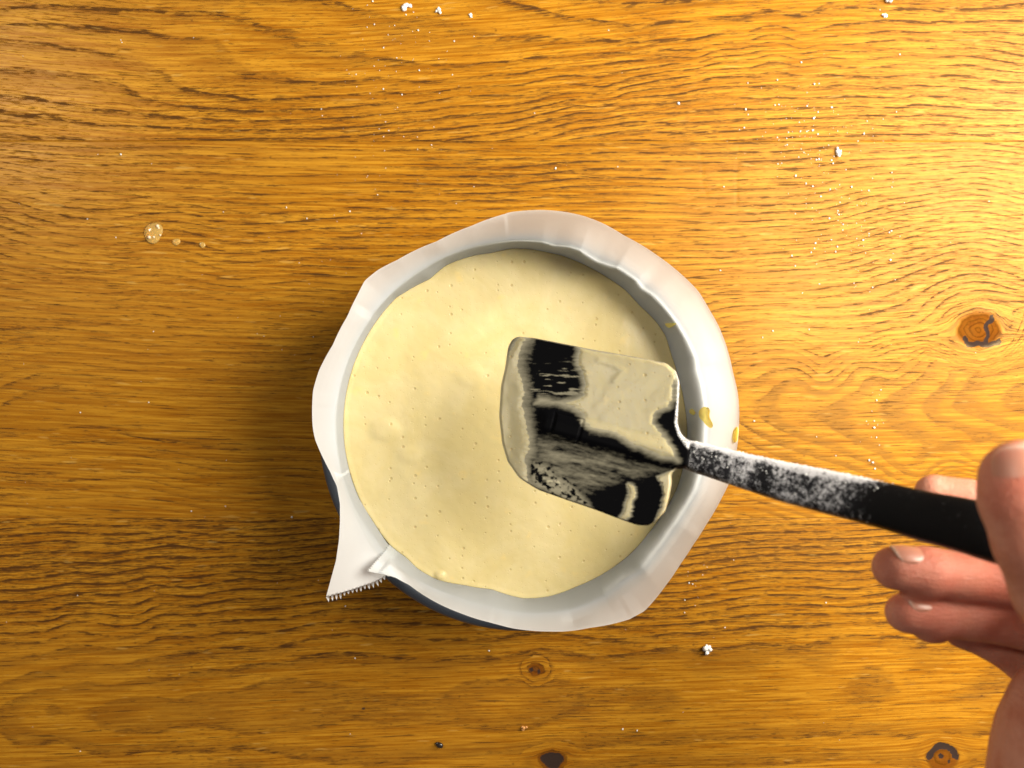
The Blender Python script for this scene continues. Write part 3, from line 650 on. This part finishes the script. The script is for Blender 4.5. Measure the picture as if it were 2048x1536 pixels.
cover = np.maximum.reduce([pc(P1, 24), pc(P2, 14), pc(P3, 20, .50) * (-.05 + 1.5 * fbm(s_ / 40., t_s / 7., 4)), pc(P4, 12, .7), pc(P5, 6), pc(P6, 4)])
holes = sstep(.50, .72, fbm(BX / 8. + 9, BY / 6. + 2, 3)) * pc(P4, 10)
cover = cover - .7 * holes
strk = sstep(.60, .72, fbm((BX + BY * .1) / 26., BY / 3.4, 2)) * pc([(1052,735),(1165,725),(1168,800),(1055,800)], 18, .6); cover = np.maximum(cover, strk)
cover = np.maximum(cover, .35 * sstep(4.5, 1.5, sdE) * (BY < 780))
cover = np.clip(cover, 0, 1.05)
Zb = blade_z(BX, BY) ; BZt = Zb + top
def w3(px, py, z): dd = CAM_Z - z; return np.stack([(px - 1024) * dd / F, (768 - py) * dd / F, z], -1)
Vt = w3(BX, BY, Zb) ; Vt[..., 2] = BZt                         # raise vertically (true thickness)
Vb = w3(BX[:, ::6], BY[:, ::6], Zb[:, ::6]); Vb[..., 2] -= np.minimum(sdE[:, ::6] / 6, 1) * .002
Vt -= np.array(SP); Vb -= np.array(SP)
Q = grid_quads(NB, NRB, wrap=True); nb = NB * NRB; NR2 = Vb.shape[1]
Vb[:, -1] = Vt[:, -1]; Qb = grid_quads(NB, NR2, wrap=True)[:, ::-1] + nb
rim = np.stack([np.arange(NB) * NRB + NRB - 1, ((np.arange(NB) + 1) % NB) * NRB + NRB - 1, nb + ((np.arange(NB) + 1) % NB) * NR2 + NR2 - 1, nb + np.arange(NB) * NR2 + NR2 - 1], 1)
Vall = np.concatenate([Vt.reshape(-1, 3), Vb.reshape(-1, 3)])
blade = fast_mesh('blade', Vall, np.concatenate([Q, Qb]), M_blade, spat)
attr(blade, 'cover', np.concatenate([cover.ravel(), cover[:, ::6].ravel() * .5]))
flo = sstep(-2, 2, poly_sd(BX + 0 * wxn, BY, [(1346,738),(1352,760),(1350,800),(1345,845),(1352,870),(1366,890),(1372,896),(1385,880),(1370,850),(1368,740)])) 
attr(blade, 'flour', np.concatenate([flo.ravel(), flo[:, ::6].ravel()]))
# thick batter on the blade
thick = sstep(.66, 1.2, cover) * (.0006 + .0009 * (fbm(BX / 38., BY / 38., 3) - .3)) * sstep(0, 9, sdE + 3)
thick += .00035 * pc(P2, 8) * np.exp(-((line_d(BX, BY, [(1195, 722), (1225, 730), (1243, 742), (1225, 762)]) / 6.) ** 2))
thick += .0004 * pc(P4, 8) * (fbm(BX / 6., BY / 6., 2) - .4)
thick += .0014 * np.exp(-(np.hypot(BX - 1330, BY - 835) / 7.) ** 2)
CV = Vt.copy(); CV[..., 2] += thick - .00012
qq = Q[(cover.ravel()[Q].min(1) > .68)]
used = np.unique(qq); remap = -np.ones(nb, int); remap[used] = np.arange(len(used))
fast_mesh('batter_smear', CV.reshape(-1, 3)[used], remap[qq], M_coat, spat)
# handle
HP = [(1362,903,30,.149),(1375,906,31,.152),(1410,916,32,.1565),(1478,935,36,.165),(1582,963,42,.1785),(1651,979,45,.1875),(1720,995,47,.1965),(1790,1012,50,.206),(1858,1030,54,.215),(1941,1049,59,.2255),(2100,1090,66,.243),(2350,1155,72,.265)]
hp = np.array(HP, float); hl = np.concatenate([[0], np.cumsum(np.hypot(np.diff(hp[:, 0]), np.diff(hp[:, 1])))]); NH = 420
ht = np.linspace(0, hl[-1], NH); hx, hy, hw, hzv = [np.interp(ht, hl, hp[:, c]) for c in range(4)]
for arr in (hx, hy, hw, hzv):
    for _ in range(60): arr[1:-1] = .25 * arr[:-2] + .5 * arr[1:-1] + .25 * arr[2:]
HC = np.stack([P(a, b, c) for a, b, c in zip(hx, hy, hzv)])
TG = np.gradient(HC, axis=0); TG /= np.linalg.norm(TG, axis=1)[:, None]
NS = 96; HV = np.zeros((NH, NS, 3)); HCV = np.zeros((NH, NS))
roll = math.radians(13)
for i in range(NH):
    T = TG[i]; Zc = np.array([0, 0, 1.]) - T * T[2]; Zc /= np.linalg.norm(Zc); Wd = np.cross(Zc, T)   # Wd points to image-up
    Wv = Wd * math.cos(roll) - Zc * math.sin(roll); Nv = Zc * math.cos(roll) + Wd * math.sin(roll)
    hwm = hw[i] * .955 * (CAM_Z - hzv[i]) / F; hth = .0043 + .0008 * sstep(1400, 1900, hx[i])
    for k in range(NS):
        a = 2 * math.pi * k / NS; c_, s2 = math.cos(a), math.sin(a); e_ = 5.0
        den = (abs(c_ / hwm) ** e_ + abs(s2 / hth) ** e_) ** (-1 / e_)
        x = c_ * den * .98; y = s2 * den
        if y > 0: y += .0006 * (1 - (x / hwm) ** 2)
        HV[i, k] = HC[i] + Wv * x + Nv * y - Nv * hth
        g_ = sstep(1790, 1650, hx[i]); g_ = .35 + .65 * g_ if hx[i] < 1650 else g_
        up_ = sstep(.55, .95, c_) * sstep(1800, 1700, hx[i])
        pch = .35 * np.exp(-((hx[i] - 1530) / 26.) ** 2)
        HCV[i, k] = max(0, min(1.25, (.62 + .12 * math.sin(hx[i] * .03)) * g_ * (1 if hx[i] < 1720 else .9) - pch + .75 * up_ + (.0 if hx[i] > 1385 else -.1)))
HV -= np.array(SP)
Qh = grid_quads(NH, NS); Qh2 = np.stack([np.arange(NH - 1) * NS + NS - 1, (np.arange(NH - 1) + 1) * NS + NS - 1, (np.arange(NH - 1) + 1) * NS, np.arange(NH - 1) * NS], 1)
handle = fast_mesh('handle', HV.reshape(-1, 3), np.concatenate([Qh, Qh2]), M_handle, spat); attr(handle, 'cover', HCV.ravel())
bm = bmesh.new(); bm.from_mesh(handle.data)
bm.verts.ensure_lookup_table()
for base in (0, (NH - 1) * NS): bm.faces.new([bm.verts[base + k] for k in range(NS)])
bmesh.ops.recalc_face_normals(bm, faces=bm.faces); bm.to_mesh(handle.data); bm.free()

# flour grains
ICO = None
def blobs(name, pts, rads, mat, parent=None, flat=.7):
    bm = bmesh.new(); bmesh.ops.create_icosphere(bm, subdivisions=1, radius=1); bv = np.array([v.co for v in bm.verts]); bf = np.array([[v.index for v in f.verts] for f in bm.faces]); bm.free()
    n = len(pts); jit = 1 + .35 * (rng.rand(n, len(bv), 1) - .5) * 2
    sc = np.ones((n, 1, 3)); sc[:, 0, :2] = .8 + .5 * rng.rand(n, 2); sc[:, 0, 2] = flat
    V = np.asarray(pts)[:, None, :] + bv[None] * jit * sc * np.asarray(rads)[:, None, None]
    Fc = bf[None] + (np.arange(n) * len(bv))[:, None, None]
    return fast_mesh(name, V.reshape(-1, 3), Fc.reshape(-1, 3), mat, parent)
fp, fr = [], []
for _ in range(2600):
    i = int(rng.rand() ** 1.3 * 330) + 6; k = rng.choice([rng.randint(-7, 9), rng.randint(0, NS // 2)], p=[.55, .45]) % NS
    if rng.rand() > HCV[i, k] ** 1.5 * .9: continue
    c_ = fbm(np.array([hx[i] / 16.]), np.array([k * .3]), 2)[0]
    if c_ < .45 and not (k < 9 or k > NS - 8): continue
    fp.append(HV[i, k] + rng.randn(3) * .0001); fr.append(.0001 + .00025 * rng.rand() ** 3)
fl = blobs('flour_dusting', fp, fr, M_flour, spat); fl['kind'] = 'stuff'

# ---------------------------------------------------------------- HAND (one continuous surface from blended bone capsules)
def V3(px, py, z): return np.array(P(px, py, z))
caps = []   # (a, b, ra, rb)
def chain(pts):
    for (p, r), (q, s) in zip(pts[:-1], pts[1:]): caps.append((V3(*p), V3(*q), r, s))
fingers = [
 [((2046, 960, .2500), .0119), ((2052, 1000, .2520), .0123), ((2080, 1085, .2535), .0122), ((2120, 1180, .2510), .0128), ((2190, 1290, .244), .0150), ((2290, 1420, .232), .0190)],      # thumb
 [((1868, 985, .1985), .0066), ((1935, 1003, .200), .0077), ((2060, 1035, .205), .0085), ((2220, 1050, .215), .0098), ((2380, 1110, .226), .0135)],         # index
 [((1789, 1136, .1985), .0078), ((1850, 1143, .1975), .0087), ((1930, 1152, .1960), .0088), ((2060, 1172, .196), .0093), ((2230, 1205, .200), .0100), ((2420, 1270, .203), .0115)],   # middle
 [((1811, 1226, .1930), .0072), ((1865, 1232, .1920), .0081), ((1940, 1232, .1905), .0084), ((2060, 1252, .191), .0090), ((2230, 1290, .194), .0098), ((2400, 1350, .198), .0115)],   # ring
 [((1925, 1262, .180), .0068), ((1985, 1278, .178), .0080), ((2060, 1325, .178), .0090), ((2200, 1370, .184), .0100), ((2360, 1420, .190), .0115)]]          # little
palm = [[((2190,1290,.243),.013), ((2380,1130,.228),.015)], [((2380,1130,.226),.015), ((2440,1450,.222),.02)], [((2400,1230,.205),.016), ((2330,1480,.205),.020)], [((2290,1420,.225),.021), ((2200,1540,.215),.026)], [((2110,1395,.208),.0125), ((2130,1480,.212),.0180)], [((2130,1480,.212),.0180), ((2140,1620,.214),.0270)],
        [((2200,1540,.215),.028), ((2200,1750,.220),.030)], [((2330,1480,.205),.022), ((2240,1750,.215),.030)], [((2200,1750,.218),.031), ((2350,2300,.23),.036)], [((2400,1350,.2),.018),((2250,1500,.205),.024)]]
BOX0 = np.array([.115, -.36, .15]); BOX1 = np.array([.36, .0, .275]); VS = .0013
allc = [(V3(*a[0]), V3(*b[0]), a[1], b[1]) for ch in palm for a, b in zip(ch[:-1], ch[1:])]
dims = np.ceil((BOX1 - BOX0) / VS).astype(int)
gx, gy, gz = [BOX0[i] + VS * np.arange(dims[i], dtype=np.float32) for i in range(3)]
GX, GY, GZ = np.meshgrid(gx.astype(np.float32), gy.astype(np.float32), gz.astype(np.float32), indexing='ij')
def capsule(a, b, ra_, rb_):
    e = b - a; L2 = (e ** 2).sum()
    t = np.clip(((GX - a[0]) * e[0] + (GY - a[1]) * e[1] + (GZ - a[2]) * e[2]) / L2, 0, 1)
    return np.sqrt((GX - a[0] - t * e[0]) ** 2 + (GY - a[1] - t * e[1]) ** 2 + (GZ - a[2] - t * e[2]) ** 2) - (ra_ + (rb_ - ra_) * t)
def smin(a, b, k): h = np.clip(.5 + .5 * (b - a) / k, 0, 1); return b * (1 - h) + a * h - k * h * (1 - h)
SD = None
for c in allc:
    d_ = capsule(*c); SD = d_ if SD is None else smin(SD, d_, .010)
for ch in fingers:
    fd = None
    for (p, r), (q, s) in zip(ch[:-1], ch[1:]):
        d_ = capsule(V3(*p), V3(*q), r, s); fd = d_ if fd is None else smin(fd, d_, .0022)
    SD = smin(SD, fd, .0016)
# fleshy pads: bulge of thumb ball / finger pads
def ball(c, r): return np.sqrt((GX - c[0]) ** 2 + (GY - c[1]) ** 2 + (GZ - c[2]) ** 2) - r
SD = smin(SD, ball(V3(1840, 1158, .195), .0075), .003); SD = smin(SD, ball(V3(1862, 1248, .190), .0070), .003)
# skin creases
for p, q in (((1975, 1128, .2055), (2000, 1200, .192)), ((1905, 1190, .205), (1925, 1215, .2))):
    pass
def surface_nets(D_, x0, h):
    nx, ny, nz = D_.shape; ins = D_ < 0
    c = [ins[i:nx - 1 + i, j:ny - 1 + j, k:nz - 1 + k] for i in (0, 1) for j in (0, 1) for k in (0, 1)]
    s = sum(x.astype(np.int8) for x in c); act = (s > 0) & (s < 8)
    idx = -np.ones(act.shape, np.int32); ai = np.argwhere(act); idx[act] = np.arange(len(ai))
    pos = np.zeros((len(ai), 3)); cnt = np.zeros(len(ai))
    corners = [(i, j, k) for i in (0, 1) for j in (0, 1) for k in (0, 1)]
    for a in corners:
        for ax_ in range(3):
            if a[ax_] == 1: continue
            b = list(a); b[ax_] = 1
            va = D_[ai[:, 0] + a[0], ai[:, 1] + a[1], ai[:, 2] + a[2]]; vb = D_[ai[:, 0] + b[0], ai[:, 1] + b[1], ai[:, 2] + b[2]]
            m_ = (va < 0) != (vb < 0); t = np.where(m_, va / np.where(m_, va - vb, 1), 0)
            p = np.array(a, float)[None] + t[:, None] * (np.array(b) - np.array(a))[None]
            pos[m_] += p[m_]; cnt[m_] += 1
    pos = x0 + h * (ai + pos / cnt[:, None]); quads = []
    for ax_ in range(3):
        sl0 = [slice(None)] * 3; sl1 = [slice(None)] * 3; sl0[ax_] = slice(0, -1); sl1[ax_] = slice(1, None)
        ch_ = ins[tuple(sl0)] != ins[tuple(sl1)]; e = np.argwhere(ch_); u, v = [(1, 2), (2, 0), (0, 1)][ax_]
        ok = (e[:, u] > 0) & (e[:, v] > 0) & (e[:, u] < D_.shape[u] - 1) & (e[:, v] < D_.shape[v] - 1); e = e[ok]
        def at(du, dv): f = e.copy(); f[:, u] -= du; f[:, v] -= dv; return idx[f[:, 0], f[:, 1], f[:, 2]]
        q = np.stack([at(1, 1), at(0, 1), at(0, 0), at(1, 0)], 1)
        fl_ = ~ins[e[:, 0], e[:, 1], e[:, 2]]; q[fl_] = q[fl_][:, ::-1]; quads.append(q)
    return pos, np.concatenate(quads)
HVt, HQ = surface_nets(SD, BOX0, VS)
HO = P(2120, 1180, .25)
hand = fast_mesh('hand', HVt - np.array(HO), HQ, M_skin); hand.location = HO
red = np.zeros(len(HVt))
for c_, r_ in ((V3(1860, 1150, .20), .018), (V3(1870, 1240, .195), .018), (V3(2020, 940, .26), .014), (V3(1990, 1200, .2), .02)):
    red = np.maximum(red, np.exp(-((np.linalg.norm(HVt - c_, axis=1) / r_) ** 2)))
attr(hand, 'red', red)
sm = hand.modifiers.new('smooth', 'SMOOTH'); sm.factor = .5; sm.iterations = 4
tag(hand, "person's bare right hand gripping the black spatula handle with thumb on top", 'hand')
def nail(center, tip_dir, normal, wdt, lng, rc_, lift=.0003):
    t = np.array(tip_dir, float); t /= np.linalg.norm(t); n = np.array(normal, float); n -= t * (n @ t); n /= np.linalg.norm(n); b = np.cross(t, n)
    c = np.array(center, float); NA, NBb = 24, 24; V = []; E = []
    for i in range(NA):
        u = -1 + 2 * i / (NA - 1)
        for j in range(NBb):
            v = -1 + 2 * j / (NBb - 1); ww = (1 - max(0, (-v - .1) / 1.0) ** 2.2 * .55) * (1 - max(0, v - .55) ** 2 * .9)
            x = u * ww * wdt / 2; ang_ = x / rc_; y = v * lng / 2 * (1 - (.62 if v < 0 else .25) * abs(u) ** 3)
            z = rc_ * (math.cos(ang_) - 1) - .0010 * v * v * (1 if v > 0 else .5) + lift - (.0007 if (abs(u) > .97 or v < -.97) else 0)
            V.append(c + b * (rc_ * math.sin(ang_)) + t * y + n * z); E.append(max(0, min(1, (v - .80) / .12)))
    V = np.array(V) - np.array(HO)
    o = fast_mesh('fingernail', V, grid_quads(NA, NBb), M_nail, hand); attr(o, 'edge', E)
    s2 = o.modifiers.new('solid', 'SOLIDIFY'); s2.thickness = .0005; s2.offset = -1
    return o
def on_chain(ch, i, f, n, k=1.0):
    (p, r), (q, s) = ch[i], ch[i + 1]; a, b = V3(*p), V3(*q); c = a + (b - a) * f; rr = r + (s - r) * f; T = (a - b) / np.linalg.norm(a - b)
    n = np.array(n, float); n -= T * (n @ T); n /= np.linalg.norm(n); return c + n * rr * k, T, n
c, T, n = on_chain(fingers[0], 0, .10, (-.62, .22, .78)); nail(c, T, n, .0150, .0170, .0108, .0004)
c, T, n = on_chain(fingers[2], 0, .30, (-.1, .93, .38)); nail(c, T, n, .0120, .0135, .0076, .0006)
c, T, n = on_chain(fingers[3], 0, .35, (-.1, .90, .45)); nail(c, T, n, .0112, .0125, .0070, .0006)

# ---------------------------------------------------------------- SPECKS ON THE TABLE
sp, sr = [], []
def speck(px, py, r): x, y = ptab(px, py); sp.append((x, y, r * .45)); sr.append(r)
def cluster(n, cx_, cy_, sx, sy, rmax=.0006):
    for _ in range(n):
        px, py = rng.randn() * sx + cx_, rng.randn() * sy + cy_
        if not (0 <= py < 1536): continue
        speck(px, py, .00018 + rmax * rng.rand() ** 3)
cluster(70, 790, 90, 60, 70); cluster(90, 1590, 260, 55, 60, .0007); cluster(70, 1660, 330, 60, 60, .0007); cluster(60, 1690, 470, 60, 55, .0007)
cluster(40, 780, 290, 70, 100, .0004); cluster(25, 620, 560, 90, 120, .0004); cluster(16, 1750, 860, 12, 60, .0007); cluster(10, 1390, 1170, 12, 20, .0005)
for _ in range(90): speck(rng.rand() * 2048, rng.rand() * 1536, .00018 + .0004 * rng.rand() ** 3)
for px, py, r in ((242,309,.9),(244,85,.5),(242,80,.5),(175,438,.5),(232,475,.5),(447,424,.5),(573,415,.8),(614,437,.7),(1357,207,1.1),(1111,337,1.0),(863,290,.6),(1069,227,.7),(1217,61,.6),(812,30,.6),(905,150,.7),
                  (161,825,.7),(298,805,.6),(307,663,.5),(1590,532,.7),(1675,262,.6),(1625,261,1.0),(1658,437,.8),(1778,465,.8),(1545,662,.8),(1525,675,.6),(1508,842,.8),(1748,842,.8),(1748,855,1.1),(1738,920,1.0),(1745,925,.9),
                  (584,1034,.8),(161,1502,.7),(978,1301,.8),(1245,1458,.8),(1274,1461,.8),(1369,1225,.8),(1378,1166,.7),(1385,1168,.6),(383,1022,.6),(691,1212,.6),(1745,575,.6),(1780,520,.9)):
    speck(px, py, r * .00085)
ss = blobs('flour_specks', sp, np.array(sr) * .78, M_flour); tag(ss, 'fine white flour specks scattered over the oak table top', 'flour', kind='stuff')
def clump(px, py, r, label, n=9, mat=None, name='flour_clump', cat='flour clump', group='white flour clumps on the table'):
    x, y = ptab(px, py); pts = [(rng.randn() * r * .55, rng.randn() * r * .5, abs(rng.randn()) * r * .3 + r * .25) for _ in range(n)]; pts[0] = (0, 0, r * .4)
    o = blobs(name, pts, [r * (.35 + .4 * rng.rand()) for _ in pts], mat or M_flour, None, .9); o.location = (x, y, 0); tag(o, label, cat, group); return o
clump(812, 15, .0019, 'white flour clump near the top edge above the tin, left of its neighbour')
clump(878, 22, .0016, 'white flour clump near the top edge, right one of the pair above the tin')
clump(943, 31, .0010, 'tiny white flour clump right of the pair near the top edge')
clump(1773, 3, .0026, 'largest white flour clump, cut by the top right edge of the picture')
clump(1769, 32, .0013, 'small white flour clump just below the large one at the top right')
clump(1675, 305, .0019, 'white flour clump amid fine specks on the upper right boards')
clump(1412, 1296, .0024, 'angular white flour clump on the bare boards below right of the tin')
clump(1047, 1457, .0014, 'small orange crumb between the two knots below the tin', 5, mat_plain('toast_crumb', (.72, .34, .10)), 'crumb', 'crumb', None)
# seed
bm = bmesh.new(); bmesh.ops.create_uvsphere(bm, u_segments=20, v_segments=12, radius=1)
for v in bm.verts: v.co = Vector((v.co.x * .0026 * (1 - .18 * v.co.x), v.co.y * .0016, v.co.z * .0012))
me = D.meshes.new('seed'); bm.to_mesh(me); bm.free(); me.materials.append(mat_plain('black_seed', (.02, .014, .012), .12)); seed = D.objects.new('seed', me); COL.objects.link(seed)
me.polygons.foreach_set('use_smooth', [True] * len(me.polygons)); x, y = ptab(880, 1489); seed.location = (x, y, .0011); seed.rotation_euler = (0, 0, -.5)
tag(seed, 'glossy black seed lying on the table below the tin', 'seed')
# droplets of egg white
M_gel = mat_gel('egg_white', (.95, .62, .18), .65, .12); M_bub = mat_gel('bubble_film', (.95, .95, .95), .6, .1)
def droplet(px, py, r, h, label, bubbles=()):
    x, y = ptab(px, py); bm = bmesh.new(); n = 40; rows = 10; vs = []
    top_ = bm.verts.new((0, 0, h))
    for k in range(1, rows + 1):
        q = k / rows; ring = []
        for i in range(n):
            a = 2 * math.pi * i / n; rr = r * q * (1 + .10 * math.sin(2 * a + px) + .06 * math.sin(3 * a)); ring.append(bm.verts.new((rr * math.cos(a), rr * math.sin(a), h * (1 - q ** 2) ** .7 + .0001)))
        vs.append(ring)
    for i in range(n): bm.faces.new((top_, vs[0][i], vs[0][(i + 1) % n]))
    for k in range(rows - 1):
        for i in range(n): bm.faces.new((vs[k][i], vs[k + 1][i], vs[k + 1][(i + 1) % n], vs[k][(i + 1) % n]))
    bm.faces.new(vs[-1][::-1])
    me = D.meshes.new('droplet'); bm.to_mesh(me); bm.free(); me.materials.append(M_gel); me.polygons.foreach_set('use_smooth', [True] * len(me.polygons))
    o = D.objects.new('droplet', me); COL.objects.link(o); o.location = (x, y, .0002); tag(o, label, 'droplet', 'egg white droplets on the table')
    for (bx, by, br) in bubbles:
        b2 = bmesh.new(); bmesh.ops.create_uvsphere(b2, u_segments=16, v_segments=10, radius=br * .7)
        m2 = D.meshes.new('bubble'); b2.to_mesh(m2); b2.free(); m2.materials.append(M_foam); m2.polygons.foreach_set('use_smooth', [True] * len(m2.polygons))
        bo_ = D.objects.new('bubble', m2); COL.objects.link(bo_); bo_.parent = o; bo_.location = (bx, by, h * .8)
M_foam = mat_plain('foam', (.80, .62, .42), .35)
droplet(307, 466, .0061, .0013, 'largest clear egg white droplet with pale bubbles, left of the tin', ((-.002, -.0028, .0015), (.0008, -.0027, .001), (.0030, .0040, .0014), (.0046, -.0015, .0009), (.0037, .0028, .0010)))
droplet(353, 484, .0023, .0007, 'middle one of three clear droplets, just right of the largest')
droplet(405, 490, .0019, .0006, 'smallest clear droplet, nearest the tin')
